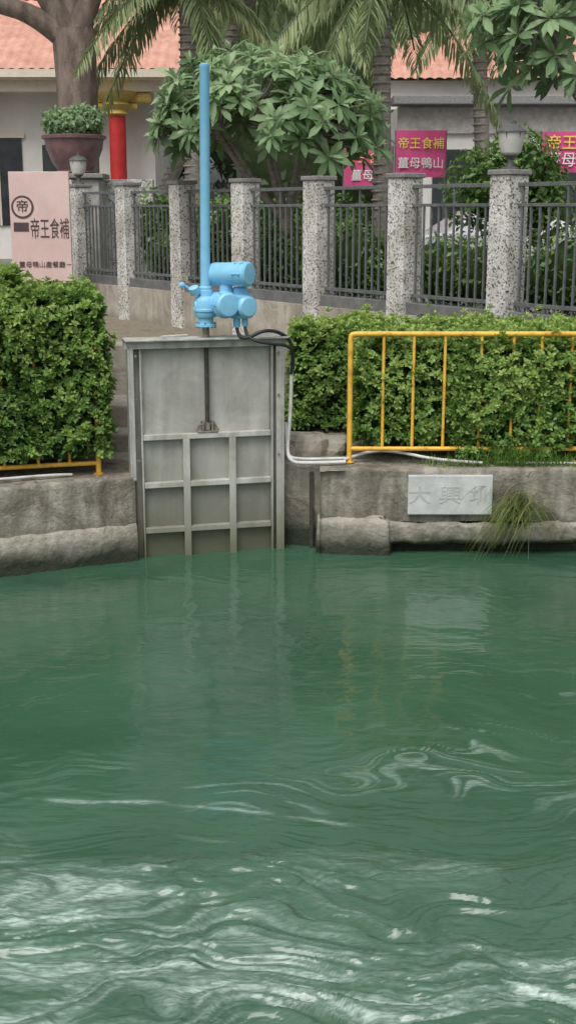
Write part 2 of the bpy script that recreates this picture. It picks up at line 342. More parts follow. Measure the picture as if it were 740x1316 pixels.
m3=N(nt,'ShaderNodeMath',operation='MULTIPLY'); L.new(at.outputs['Fac'],m3.inputs[0]); L.new(r4.outputs[0],m3.inputs[1]); m3.use_clamp=True
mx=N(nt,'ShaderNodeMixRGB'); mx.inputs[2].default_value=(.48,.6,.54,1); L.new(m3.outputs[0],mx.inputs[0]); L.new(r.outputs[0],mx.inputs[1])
L.new(mx.outputs[0],b.inputs['Base Color']); b.inputs['Roughness'].default_value=.07; b.inputs['IOR'].default_value=1.45; b.inputs['Specular IOR Level'].default_value=.5
mp2=N(nt,'ShaderNodeMapping'); mp2.inputs['Scale'].default_value=(.5,1.5,1); L.new(g.outputs['Position'],mp2.inputs[0])
bn=N(nt,'ShaderNodeTexNoise'); bn.inputs['Scale'].default_value=12; bn.inputs['Detail'].default_value=3; bn.inputs['Distortion'].default_value=.6; L.new(mp2.outputs[0],bn.inputs['Vector'])
bp=N(nt,'ShaderNodeBump'); bp.inputs['Strength'].default_value=.2; bp.inputs['Distance'].default_value=.015; L.new(bn.outputs['Fac'],bp.inputs['Height']); L.new(bp.outputs[0],b.inputs['Normal'])
fastmesh('water',V,[F],m,tint=glint_foam,smooth=True)

# ---------------------------------------------------------------- canal walls (swept, roughened)
def strip(name,line,prof,mat,parent,amp=.012,step=.05,seed=1,fine=None):
    pts=[Vector((a,b,0)) for a,b in line]; out=[]
    for a,b in zip(pts[:-1],pts[1:]):
        k=max(1,int((b-a).length/step)) if (fine is None or (abs(a.x)<fine and abs(b.x)<fine)) else 6
        for i in range(k): out.append(a.lerp(b,i/k))
    out.append(pts[-1]); n=len(out); V=[];m_=len(prof)
    for i,q in enumerate(out):
        t=(out[min(i+1,n-1)]-out[max(i-1,0)]).normalized(); nr=Vector((t.y,-t.x,0))
        for o,z in prof: V.append((q.x+nr.x*o,q.y+nr.y*o,z))
    V=np.array(V); d=sn(V,3,seed)*amp+sn(V,11,seed+1)*amp*.5+sn(V,31,seed+6)*amp*.25+rng.normal(0,amp*.12,len(V))
    V[:,1]-=d; V[:,2]+=sn(V,4,seed+2)*amp*.6+sn(V,17,seed+4)*amp*.35
    idx=np.arange(n*m_).reshape(n,m_); F=np.stack([idx[:-1,:-1].ravel(),idx[1:,:-1].ravel(),idx[1:,1:].ravel(),idx[:-1,1:].ravel()],1)
    return fastmesh(name,V,[F],mat,parent,smooth=True)
def dens(pr,st=.035):
    o=[]
    for (a,b),(c,d) in zip(pr[:-1],pr[1:]):
        k=max(1,int(math.hypot(c-a,d-b)/st))
        for i in range(k): o.append((a+(c-a)*i/k,b+(d-b)*i/k))
    o.append(pr[-1]); return o
cw=empty('canal_wall')
strip('upper_face',LW,dens([(0,.36),(0,.82),(-.01,.845),(-.03,.85),(-.7,.86)]),M['conc'],cw,.016,.03,seed=11,fine=7)
strip('footing',LW,dens([(.02,-.6),(.05,.25),(.03,.36),(-.05,.38)]),M['concL'],cw,.03,.03,seed=13,fine=7)
RW=[(.32,12.16),(3,12.12),(7,12.12),(150,12.12)]
cw2=empty('canal_wall')
strip('upper_face',RW,dens([(0,.34),(0,.845),(-.01,.87),(-.03,.878),(-.6,.885)]),M['conc'],cw2,.014,.03,seed=21,fine=8)
strip('ledge',[(.95,12.14)]+RW[1:],dens([(-.3,.09),(-.02,.11),(.03,.15),(.035,.3),(.0,.335)],.02),M['concL'],cw2,.034,.02,seed=23,fine=8)
strip('undercut',[(.9,12.3)]+[(a,b+.16) for a,b in RW[1:]],dens([(0,-.6),(0,.2)]),M['conc'],cw2,.02,seed=25,fine=8)
strip('abutment_foot',[(.3,12.3),(.3,12.13),(1.0,12.08),(1.05,12.3)],dens([(0,-.6),(.02,.05),(0,.36),(-.1,.4)]),M['concL'],cw2,.036,.03,seed=27)
strip('recess_face',[(-.07,12.5),(.24,12.42),(.32,12.36),(.32,12.10)],dens([(0,-.6),(0,.5),(0,.86),(-.25,.87)]),M['conc'],cw2,.014,seed=29)
strip('joint_crack',[(.225,12.395),(.245,12.385),(.262,12.38)],[(.015,-.3),(.02,.1),(.01,.35),(.02,.6),(.01,.8)],M['rod'],cw2,.01,step=.01,seed=31)
box('left_jamb',-1.62,-1.5,11.97,12.8,-.6,.84,M['conc'],cw)

# bank terrace (soil) following the wall
bx=np.concatenate([np.linspace(-120,-6,20)[:-1],np.arange(-6,6,.12),np.linspace(6,120,20)])
bv=np.concatenate([np.arange(0,3,.1),np.linspace(3,20,30)])
BX,BV=np.meshgrid(bx,bv); BY=frontY(BX)+.12+BV; q=np.stack([BX.ravel(),BY.ravel()],1)
BZ=.845+np.clip((BV.ravel()-.25)/1.2,0,1)*.16+np.clip((BV.ravel()-2)/8,0,1)*.35+sn(q,4,81)*.018+sn(q,13,82)*.01
ins=(q[:,0]>-1.62)&(q[:,0]<.3)&(BV.ravel()<.35); BZ=np.where(ins&(q[:,0]<.0),-.3,BZ)
ny,nx=BX.shape; idx=np.arange(ny*nx).reshape(ny,nx)
fastmesh('canal_bank',np.stack([q[:,0],q[:,1],BZ],1),[np.stack([idx[:-1,:-1].ravel(),idx[:-1,1:].ravel(),idx[1:,1:].ravel(),idx[1:,:-1].ravel()],1)],M['soil'],smooth=True)
st=empty('concrete_steps')
for i,(y,z,x0,x1) in enumerate([(12.42,.93,-1.95,-1.45),(12.75,1.12,-2.2,-.0),(13.15,1.36,-2.4,-.3)]):
    box('step_%d'%(i+1),x0,x1,y,y+1.2,.2,z,M['step'],st,.025)
box('back_wall',-3.2,.3,13.9,14.2,.9,1.93,M['step'],st,.02)
rb=empty('broken_concrete_block')
def lump(n,c,s,seed,m='step'):
    o=lathe(n,[(.01,-1),(.62,-.98),(.93,-.8),(1,-.2),(.95,.55),(.75,.9),(.01,1)],M[m],rb,c,None,14,False)
    for v in o.data.vertices:
        q=np.array([v.co[:]]); f=1+.13*sn(q,2.5,seed)[0]
        mx_=max(abs(v.co.x),abs(v.co.y),.01); rr=math.hypot(v.co.x,v.co.y); k=1+.22*(rr/mx_-1)
        v.co.x*=f*k; v.co.y*=f*k; v.co.z*=f
    o.scale=s; return o
lump('slab',(.2,12.85,.98),(.22,.2,.14),5); lump('lump',(.48,12.95,.96),(.16,.2,.1),6); lump('rubble',(-.0,12.75,.93),(.1,.1,.08),7)

# upper ground
fd=Vector((-.73,1,0)).normalized(); FP=Vector((2.75,16,0))
gl=[(5.05,12.85),(500,12.85),(500,700),(-500,700),(-500,26.2),(-4.7,26.2)]
meshobj('ground',[(a,b,1.93) for a,b in gl],[tuple(range(6))],M['asph'])
meshobj('near_bank',[(-500,-400,1.7),(500,-400,1.7),(500,.6,1.7),(-500,.6,1.7),(-500,.6,-1),(500,.6,-1)],[(0,1,2,3),(3,2,5,4)],M['asph'])

# ---------------------------------------------------------------- fence
rzf=math.atan2(fd.y,fd.x)
SP=1.944
fe=empty('iron_fence')
def fpt(i,off=0):
    c=FP+fd*SP*i; nrm=Vector((fd.y,-fd.x,0)); return c+nrm*off
for i in range(-2,7):
    c=fpt(i)
    s=.172
    box('pillar_shaft',c.x-s,c.x+s,c.y-s,c.y+s,1.3,3.80,M['speck'],fe,.015,rz=rzf)
    box('pillar_cap',c.x-s-.025,c.x+s+.025,c.y-s-.025,c.y+s+.025,3.80,3.865,M['cap'],fe,.012,rz=rzf)
    if i<6:
        a=c+fd*s; bb=fpt(i+1)-fd*s; ln=(bb-a).length; mid_=(a+bb)/2
        def rail(nm,z0,z1,th,mt):
            box(nm,mid_.x-ln/2,mid_.x+ln/2,mid_.y-th,mid_.y+th,z0,z1,mt,fe,.004,rz=rzf)
        rail('retaining_wall',.8,1.97,.12,M['retain']); rail('plinth',1.97,2.13,.10,M['kerb'])
        rail('top_rail',3.66,3.71,.025,M['fence']); rail('mid_rail',3.42,3.46,.02,M['fence']); rail('bottom_rail',2.2,2.25,.02,M['fence'])
        nb=11
        V=[];Fc=[]
        for k in range(nb):
            q=a+fd*ln*(k+.5)/nb; h=.0125
            u=fd*h; v_=Vector((fd.y,-fd.x,0))*h; b0=len(V)
            for z in (2.13,3.66 if k%5==0 else 3.44):
                for (su,sv) in((-1,-1),(1,-1),(1,1),(-1,1)):
                    pp=q+u*su+v_*sv; V.append((pp.x,pp.y,z))
            for w_ in range(4): Fc.append((b0+w_,b0+(w_+1)%4,b0+4+(w_+1)%4,b0+4+w_))
            Fc.append((b0+4,b0+5,b0+6,b0+7))
        meshobj('bars',V,Fc,M['fence'],fe)
c=fpt(6)
box('end_wall',c.x-.5,c.x-.18,c.y+.25,c.y+.45,1.2,3.95,M['speck'],fe,.01)
box('granite_wall',-4.6,-2.9,27.6,27.9,1.9,4.0,M['speck'],fe,.01)
box('entrance_wall_low',-16,-7.3,25.5,25.8,.9,2.4,M['retain'],fe,.01)
def lamp(i):
    c=fpt(i); e=empty('pillar_lamp',(c.x,c.y,3.865))
    lathe('base',[(.11,0),(.11,.025),(.05,.04),(.035,.12),(.07,.15),(.09,.17)],M['lampb'],e)
    lathe('shade',[(.08,.17),(.12,.2),(.15,.3),(.165,.42),(.17,.44)],M['lampg'],e)
    lathe('lid',[(.185,.44),(.185,.455),(.14,.5),(.06,.535),(.02,.545),(.02,.575),(.005,.585)],M['lampb'],e)
    for k in range(6):
        t=k*math.pi/3; cyl('rib',(.09*math.cos(t),.09*math.sin(t),.17),(.175*math.cos(t),.175*math.sin(t),.44),.006,M['lampb'],e,seg=6)
lamp(0); lamp(6)

# ---------------------------------------------------------------- sluice gate
yaw=R(14); gt=empty('sluice_gate',(-1.497,12.0,0),yaw); W=1.444
def gb(n,x0,x1,y0,y1,z0,z1,m='steelf',bev=.004): return box(n,x0,x1,y0,y1,z0,z1,M[m],gt,bev)
gb('left_guide_web',-.055,.075,.06,.09,.0,2.12); gb('left_guide_outer',-.055,-.035,-.06,.06,.0,2.12); gb('left_guide_inner',.06,.078,-.03,.06,.0,2.12); gb('left_guide_face',-.035,.0,-.065,-.045,.8,2.12)
gb('right_guide_web',1.365,1.49,.06,.09,-.3,2.12); gb('right_guide_outer',1.47,1.49,-.06,.06,-.3,2.12); gb('right_guide_inner',1.362,1.38,-.05,.06,-.3,2.12); gb('right_guide_face',1.41,1.47,-.055,-.04,-.3,2.12)
gb('header_top',-.085,1.52,-.13,.15,2.162,2.18); gb('header_web',-.08,1.515,-.06,-.04,2.085,2.16); gb('header_rear',-.08,1.515,.1,.12,2.085,2.16)
gb('upper_plate',.08,1.36,.035,.05,1.2,2.1,'steel'); gb('lower_plate',.08,1.36,.032,.048,-.5,1.198,'steel')
gb('plate_seam_left',.085,.10,.015,.034,1.25,2.08); gb('plate_seam_right',1.34,1.355,.015,.034,1.25,2.08)
for z in (1.215,.735,.275): gb('cross_rib',.082,1.358,-.045,.031,z-.026,z+.026)
for x in (.50,.963):
    for z0,z1 in ((-.4,.247),(.303,.707),(.763,1.187)): gb('upright_rib',x-.026,x+.026,-.04,.03,z0,z1)
    gb('rib_flange',x-.034,x+.034,-.052,-.041,-.4,1.187)
cyl('lifting_screw',(.72,-.01,1.3),(.72,-.01,2.16),.021,M['rod'],gt)
for k in range(44): lathe('thread',[(.021,0),(.025,.004),(.021,.008)],M['rod'],gt,(.72,-.01,1.34+k*.018),seg=14)
gb('clevis_left',.665,.683,-.05,.03,1.24,1.36,'rust'); gb('clevis_right',.757,.775,-.05,.03,1.24,1.36,'rust'); gb('clevis_base',.62,.82,-.05,.03,1.242,1.262,'rust')
cyl('clevis_pin',(.64,-.012,1.32),(.80,-.012,1.32),.014,M['rust'],gt)
cyl('clevis_nut',(.72,-.01,1.27),(.72,-.01,1.345),.036,M['rust'],gt,seg=6)
for s,(xa,xb) in enumerate(((.66,.6),(.78,.84))):
    v=[(xa,-.02,1.36),(xa,-.02,1.26),(xb,-.02,1.26),(xa,-.005,1.36),(xa,-.005,1.26),(xb,-.005,1.26)]
    meshobj('gusset',v,[(0,1,2),(3,5,4),(0,3,4,1),(1,4,5,2),(2,5,3,0)],M['rust'],gt)
for x in (0,1.44):
    for z in (2.02,1.6,1.0): cyl('bolt',(x-.01 if x else .02,-.075,z),(x-.01 if x else .02,-.06,z),.014,M['rust'],gt,seg=6)
tube('loose_bar',[(.28,-.05,2.2),(.55,.1,2.195)],.01,M['pipe'],gt)
cyl('screw_sleeve',(.72,-.01,2.18),(.72,-.01,2.30),.034,M['rust'],gt)

# ---------------------------------------------------------------- actuator
ac=empty('electric_gate_actuator',(-.797,12.165,0),0)
def lt(n,prof,loc=(0,0,0),axis=None,m='blue'): return lathe(n,prof,M[m],ac,loc,axis,36)
lt('mounting_flange',[(.10,2.285),(.10,2.31),(.075,2.315),(.075,2.37),(.095,2.375),(.11,2.40),(.115,2.53),(.10,2.56),(.07,2.575),(.07,2.63),(.055,2.64)])
lt('flange_ring',[(.118,2.43),(.122,2.435),(.122,2.455),(.118,2.46)])
lt('stem_cover_tube',[(.047,0),(.047,2.04),(.05,2.045),(.05,2.075),(.02,2.085)],(0,0,2.62),(.012,0,1))
lt('tube_collar',[(.06,2.60),(.064,2.61),(.064,2.66),(.052,2.67)])
ax=Vector((.86,-.5,.03)).normalized()
lt('motor',[(.06,-.22),(.10,-.20),(.112,-.17),(.112,.12),(.122,.125),(.122,.165),(.116,.17),(.116,.215),(.10,.232),(.02,.238)],(.235,-.02,2.785),ax)
lt('motor_neck',[(.07,0),(.06,.16)],(.20,0,2.56),(0,0,1))
ax2=Vector((.45,-.88,0)).normalized()
lt('gear_housing',[(.09,-.2),(.115,-.18),(.115,.08),(.13,.085),(.13,.115),(.12,.12),(.118,.17),(.1,.19),(.03,.197)],(.15,-.03,2.50),ax2)
lt('gear_side_boss',[(.085,0),(.085,.28),(.07,.3)],(-.09,0,2.48),(1,-.08,0))
box('terminal_box',.25,.44,-.09,.11,2.36,2.60,M['blue'],ac,.03,rz=R(-20))
lt('terminal_cover',[(.10,0),(.105,.02),(.105,.05),(.085,.075),(.02,.08)],(.385,-.07,2.48),(.55,-.83,0))
lt('terminal_top',[(.075,0),(.075,.06),(.06,.075)],(.34,0,2.59),(0,0,1))
lt('lower_gland',[(.035,0),(.035,.09)],(.30,-.02,2.28),(0,0,1),'blued')
lt('lower_gland_b',[(.03,0),(.03,.08)],(.38,-.02,2.29),(0,0,1),'blued')
cyl('hand_lever',(-.08,-.02,2.60),(-.2,-.05,2.68),.014,M['blued'],ac); lt('lever_knob',[(.01,0),(.028,.01),(.03,.035),(.012,.05)],(-.2,-.05,2.67),(-.7,-.2,.5))
lt('declutch_box',[(.045,0),(.05,.01),(.05,.07),(.03,.08)],(-.09,-.05,2.60),(-.3,-.4,1))
for k in range(8):
    t=k*math.pi/4; cyl('flange_bolt',(.088*math.cos(t),.088*math.sin(t),2.27),(.088*math.cos(t),.088*math.sin(t),2.325),.009,M['rust'],ac,seg=6)
e1=ax.orthogonal().normalized(); e2=ax.cross(e1)
for k in range(6):
    t=k*math.pi/3+.3; o=Vector((.235,-.02,2.785))+(e1*math.cos(t)+e2*math.sin(t))*.121
    cyl('motor_bolt',o+ax*.10,o+ax*.19,.008,M['blued'],ac,seg=6)
e1=ax2.orthogonal().normalized(); e2=ax2.cross(e1)
for k in range(6):
    t=k*math.pi/3+.3; o=Vector((.15,-.03,2.50))+(e1*math.cos(t)+e2*math.sin(t))*.124
    cyl('housing_bolt',o+ax2*.06,o+ax2*.14,.008,M['blued'],ac,seg=6)
cb=empty('power_cable')
tube('cable_a',[(-.497,12.14,2.30),(-.49,12.12,2.2),(-.40,12.08,2.17),(-.25,12.1,2.25),(-.12,12.2,2.24),(.01,12.28,2.16),(.05,12.3,2.05),(.05,12.34,1.85)],.018,M['black'],cb)
tube('cable_b',[(-.417,12.14,2.30),(-.41,12.1,2.2),(-.3,12.06,2.15),(-.15,12.1,2.12),(0,12.2,2.1),(.06,12.3,2.0),(.03,12.35,1.8)],.016,M['black'],cb)
cd=empty('conduit_pipe')
tube('riser_a',[(.035,12.37,1.88),(.03,12.37,1.5),(.01,12.37,1.2),(-.01,12.36,1.0),(.04,12.3,.91),(.2,12.28,.905),(.58,12.3,.915)],.019,M['pipe'],cd)
tube('riser_b',[(-.02,12.40,1.3),(-.01,12.38,1.1),(.0,12.34,.96),(.1,12.33,.94),(.3,12.34,.935),(.58,12.36,.94)],.016,M['pipe'],cd)
tube('ground_run',[(.56,12.33,.93),(.8,12.5,.99),(1.1,12.45,1.0),(1.5,12.3,.93),(1.95,12.25,.915)],.016,M['pipe'],cd)
tube('left_run',[(-3.6,11.3,.9),(-2.8,11.55,.89),(-2.3,11.74,.9),(-2.1,11.85,.88)],.014,M['pipe'],cd)
tube('right_run',[(2.1,12.3,.91),(2.6,12.28,.905),(3.4,12.3,.905),(4.4,12.3,.9)],.014,M['pipe'],cd)

# ---------------------------------------------------------------- yellow railings
def railing(name,loc,rz,length,sgn,z0,z1,zl,posts):
    e=empty(name,loc,rz); r=.027; c=.09
    tube('frame',[(0,0,z0-.1),(0,0,z0+.3),(0,0,z1-c-.05),(0,0,z1-.02),(sgn*.03,0,z1),(sgn*(c+.05),0,z1),(sgn*.6,0,z1),(sgn*length,0,z1)],r,M['yellow'],e,res=10)
    cyl('lower_rail',(0,0,zl),(sgn*length,0,zl),.023,M['yellow'],e)
    for p_ in posts: cyl('upright',(sgn*p_,0,zl),(sgn*p_,0,z1),.0155,M['yellow'],e,seg=12)
    for p_ in (0,length*.5,length): lathe('foot_plate',[(.05,0),(.05,.012)],M['yellow'],e,(sgn*p_,0,z0-.005))
    return e
railing('yellow_railing',(.62,12.38,0),0,4.6,1,.90,2.19,1.035,[.33,.63,.94,1.3,1.62,1.9,2.2,2.5,2.8,3.2,3.6,4.0])
railing('yellow_railing',(-1.86,11.99,0),R(16),3.2,-1,.86,2.15,.97,[.28,.58,.9,1.2,1.5,1.8,2.1,2.5,2.9])

# ---------------------------------------------------------------- plaque
pq=empty('stone_plaque',(1.615,12.115,.62))
box('slab',-.42,.42,-.035,.02,-.2,.2,M['plaque'],pq,.008)
text('carved_text','大 興 圳',.2,M['ptext'],pq,(0,-.037,-.01),ext=.002,sx=1.2,off=0)

# ---------------------------------------------------------------- hedges
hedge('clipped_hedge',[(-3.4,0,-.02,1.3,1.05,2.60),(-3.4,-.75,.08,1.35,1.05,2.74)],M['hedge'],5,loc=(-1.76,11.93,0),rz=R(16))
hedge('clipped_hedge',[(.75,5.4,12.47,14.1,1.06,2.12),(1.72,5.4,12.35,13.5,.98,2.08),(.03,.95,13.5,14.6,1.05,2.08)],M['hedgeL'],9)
box('hedge_soil_mound',-5.2,-1.9,12.1,13.2,.6,.95,M['soil'],None,.04,rz=R(16)).name='planting_bed'
n=1500; C=np.stack([rng.uniform(1.4,4.5,n),rng.uniform(12.2,12.5,n),np.full(n,.88)],1); C[:,0]=np.where(rng.random(n)<.55,rng.normal(2.3,.38,n),C[:,0])
Lb=rng.uniform(.06,.2,n)*(1+1.3*np.exp(-((C[:,0]-2.3)/.4)**2))
wg=blades('weeds_and_grass',C,np.stack([rng.normal(0,.4,n),rng.normal(-.2,.3,n),np.ones(n)],1),Lb,rng.uniform(.005,.011,n),rng.uniform(.2,.9,n),M['grass'],droop=.35)
n=330; C=np.stack([rng.normal(2.32,.12,n),np.full(n,12.09),rng.normal(.50,.10,n)],1)
ang=rng.normal(-.45,.85,n)
blades('grass_tuft',C,np.stack([np.sin(ang)*1.0,-.45+rng.normal(0,.2,n),np.cos(ang)*.5],1),rng.uniform(.12,.55,n)*np.where(ang<-.2,1.0,.75),rng.uniform(.004,.009,n),rng.beta(1.2,1.5,n),M['dry'],droop=.95,seg=7)

# ---------------------------------------------------------------- trees
def plumeria(name,base,cent,rad,ntips,seed,leafL=.34,k=11,lower=-.35):
    rg=np.random.default_rng(seed); e=empty(name)
    base=Vector(base); cent=Vector(cent)
    fork=base.lerp(cent,.45)
    tube('trunk',[base,base.lerp(fork,.5)+Vector((.06,.03,0)),fork+Vector((-.04,0,0)),fork+Vector((0,0,.1))],.13,M['barkg'],e,[1.2,1,.85,.75])
    d=unit(rg.normal(size=(ntips*3,3))); d=d[d[:,2]>lower][:ntips]
    rr=rg.uniform(.45,1.0,len(d))**.6; rr*=1+.16*sn(d,3,seed)
    tips=np.array(cent)+d*rr[:,None]*np.array(rad)
    limbs=[]
    for j in range(6):
        a=j*math.pi/3+.4; q=cent+Vector((math.cos(a)*rad[0]*.45,math.sin(a)*rad[1]*.45,rg.uniform(-.1,.3)*rad[2]))
        m_=fork.lerp(q,.5)+Vector((0,0,-.12)); tube('limb',[fork,fork.lerp(m_,.5),m_,q],.06,M['barkg'],e,[1.2,1,.8,.6]); limbs.append(q)
    for t in tips:
        t=Vector(t); q=min(limbs,key=lambda v:(v-t).length); mm=q.lerp(t,.55)+Vector((0,0,-.1)); tube('twig',[q,q.lerp(mm,.5),mm,t],.022,M['barkg'],e,[1.2,1,.9,.8],res=3)
    A=d*.7+np.array([0,0,.6])+rg.normal(0,.2,(len(d),3))
    P,D,Nn=rosettes(tips,A,k,1.15,rg); D=D+np.array([0,0,-.22])
    P=P+unit(D)*.02
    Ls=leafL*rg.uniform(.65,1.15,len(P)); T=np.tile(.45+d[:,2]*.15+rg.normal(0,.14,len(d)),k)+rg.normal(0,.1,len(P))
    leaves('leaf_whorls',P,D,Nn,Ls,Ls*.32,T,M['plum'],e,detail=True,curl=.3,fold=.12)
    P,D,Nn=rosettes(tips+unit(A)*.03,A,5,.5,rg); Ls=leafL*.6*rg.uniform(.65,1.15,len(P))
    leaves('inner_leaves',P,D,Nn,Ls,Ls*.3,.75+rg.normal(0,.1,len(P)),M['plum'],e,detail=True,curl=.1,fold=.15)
    return e
plumeria('plumeria_tree',(.25,21.8,1.93),(-.4,21.6,4.72),(2.0,1.3,1.4),185,31,leafL=.38)
plumeria('plumeria_tree',(5.9,18.9,1.93),(4.1,18.4,5.85),(1.6,1.1,1.15),85,37,leafL=.38,lower=-.75)

def palm(name,base,top,nf,fl,seed,r=.16,droop=.75,a0=0):
    rg=np.random.default_rng(seed); e=empty(name); base=Vector(base); top=Vector(top)
    tube('trunk',[base,base.lerp(top,.33)+Vector((.05,0,0)),base.lerp(top,.66),top],r,M['barkg'],e,[1.25,1,.92,.85])
    for k in range(int((top-base).length/.16)):
        q=base.lerp(top,k*.16/(top-base).length); lathe('ring_scar',[(r*1.0,0),(r*1.05,.02),(r*1.0,.04)],M['barkg'],e,q,seg=16)
    P=[];D=[];Nn=[];T=[];LL=[]
    for i in range(nf):
        az=a0+i*2.399+rg.normal(0,.15); el=rg.uniform(-.3,1.2); ln=fl*rg.uniform(.8,1.1)
        h=np.array([math.cos(az),math.sin(az),0]); d0=h*math.cos(el)+np.array([0,0,math.sin(el)])
        ts=np.linspace(0,1,34); sp=np.array(top)+d0*(ts*ln)[:,None]-np.array([0,0,1])*(ts**2*ln*droop*(.6+.4*math.cos(el)))[:,None]
        tube('frond_rib',[tuple(q) for q in sp[::6]],.018,M['palm'],e,None,3)
        tg=unit(np.gradient(sp,axis=0)); side=unit(np.cross(tg,np.array([0,0,1.]))+1e-6)
        tb=.5+rg.normal(0,.15)
        for s in(-1,1):
            for o in (0,.5):
                pp=sp[3:-1]+(sp[4:]-sp[3:-1])*o
                dd=side[3:-1]*s*.8+tg[3:-1]*.55+np.array([0,0,-.45])+rg.normal(0,.12,(len(pp),3))
                P.append(pp);D.append(dd);Nn.append(np.tile([0,0,1.],(len(pp),1))+rg.normal(0,.2,(len(pp),3)));T.append(tb+rg.normal(0,.12,len(pp)))
                LL.append(fl*.24*np.sin(np.pi*(.12+.82*ts[3:-1]))**.6*rg.uniform(.85,1.1,len(pp)))
    P=np.concatenate(P);D=np.concatenate(D);Nn=np.concatenate(Nn);T=np.concatenate(T);LL=np.concatenate(LL)
    leaves('leaflets',P,D,Nn,LL,.045+0*LL,T,M['palm'],e,detail=True,curl=.35,fold=.2)
    return e
palm('palm_tree',(1.75,24.2,1.93),(1.7,24.0,7.5),22,2.5,51,r=.17)
palm('palm_tree',(-2.2,30,1.93),(-2.3,30,8.4),24,2.7,53,r=.2)
palm('palm_tree',(-4.1,33,1.93),(-.6,33,9.2),22,3.0,55,r=.18)
palm('palm_tree',(4.3,28,1.93),(4.0,28,7.9),20,2.4,57,r=.17)

def bigtree(name,base,forkz,r,limbs,blobs,n,size,seed,mat='far'):
    e=empty(name); b_=Vector(base); f_=Vector((b_.x+.05,b_.y,forkz))
    tube('trunk',[b_,b_.lerp(f_,.3),b_.lerp(f_,.7)+Vector((.08,0,0)),f_],r,M['bark'],e,[1.35,1.05,.95,1.05])
    for l in limbs: tube('limb',[f_-Vector((0,0,.3)),f_.lerp(Vector(l),.3)+Vector((0,0,.1)),f_.lerp(Vector(l),.7),l],r*.6,M['bark'],e,[1.1,.8,.6,.35])
    mass('crown',blobs,n,size,M[mat],seed,e,None); return e
bigtree('shade_tree',(-4.75,29,1.93),7.2,.46,[(-6.6,28.6,9.6),(-5.2,30,10),(-3.0,29,10.2),(-7.2,28.4,7.9)],
  [(-6.5,29,9.7,2.6,2,1.6),(-3.6,29.5,10.4,2.4,2,1.6),(-7.6,28.6,8.1,1.1,.8,.6),(-8.5,29,9.0,2,2,1.5),(-5,28.5,11.5,2.6,2,1.6)],5600,.2,61)
mass('background_trees',[(-14,52,9,6,4,7),(-6,50,10,6,4,7),(1,48,9,5.5,4,8),(7,50,10,6,4,8),(14,48,9,6,4,8),(3,42,9.5,3.5,2,3.6),(-24,55,9,8,5,8),(24,54,9,8,5,8),(38,60,9,10,5,8),(-40,62,9,11,5,8)],26000,.5,M['far'],71,core=M['core2'],corescale=.86)
rg=np.random.default_rng(99); bl=[]
for i in np.arange(-1.6,5.4,.38):
    c=fpt(i)+Vector((.81,.59,0))*rg.uniform(.9,1.5)
    h=rg.uniform(.45,.8); bl.append((c.x,c.y,1.93+h*.95,.62,.55,h))
mass('shrub_row',bl,15000,.09,M['shrub'],91,core=M['core'],corescale=.75)
mass('tall_shrub',[(4.0,22.3,4.0,.8,.6,.8),(3.4,22.2,3.7,.7,.6,.75),(4.4,22.5,3.5,.6,.6,.8)],4200,.12,M['shrub'],93,core=M['core'],corescale=.6)
mass('tall_shrub',[(-8.7,27,3.2,.8,.6,.9),(-9.1,27,4.2,.5,.5,.6)],2500,.12,M['shrub'],95,core=M['core'],corescale=.6)
mass('tall_shrub',[(-.6,25,3.0,1.4,.6,.8),(1.2,25,3.0,.9,.6,.7),(-2.6,26.5,3.0,1.0,.6,.8)],4200,.12,M['shrub'],97,core=M['core'],corescale=.7)

# ---------------------------------------------------------------- planter + sign
pl=empty('potted_shrub',(-4.45,27,0))
box('pedestal',-.55,.55,-.4,.4,1.9,4.0,M['stone'],pl,.03); box('pedestal_cap',-.65,.65,-.5,.5,4.0,4.1,M['cap'],pl,.02)
lathe('bowl',[(.36,4.10),(.40,4.13),(.36,4.17),(.48,4.35),(.58,4.6),(.61,4.78),(.66,4.80),(.67,4.86),(.62,4.875),(.54,4.84),(.1,4.82)],M['bowl'],pl)
mass('x',[(0,0,5.05,.55,.5,.32),(-.3,0,5.15,.3,.35,.28),(.3,0,5.2,.32,.35,.3)],2600,.12,M['plum'],101,pl,M['core'],.5)
sg=empty('restaurant_signboard',(-4.62,23.9,0),0)
box('panel',-.56,.56,-.04,.04,2.06,4.06,M['board'],sg,.01); box('leg_left',-.5,-.42,.045,.12,1.2,4.0,M['stone'],sg); box('leg_right',.42,.5,.045,.12,1.2,4.0,M['stone'],sg)
lathe('logo_disc',[(.21,0),(.21,.006)],M['dtext'],sg,(-.32,-.041,3.42),(0,-1,0)); lathe('logo_inner',[(.17,0),(.17,.005)],M['board'],sg,(-.32,-.0475,3.42),(0,-1,0))
text('logo_text','帝',.24,M['dtext'],sg,(-.32,-.056,3.42),off=.008); box('logo_tab',-.5,-.22,-.05,-.041,2.98,3.14,M['dtext'],sg); text('main_text','帝王食補',.40,M['dtext'],sg,(.17,-.044,3.0),sx=.46,off=.002)
text('sub_text','－薑母鴨山產餐廳－',.125,M['dtext'],sg,(0,-.044,2.36),off=0)

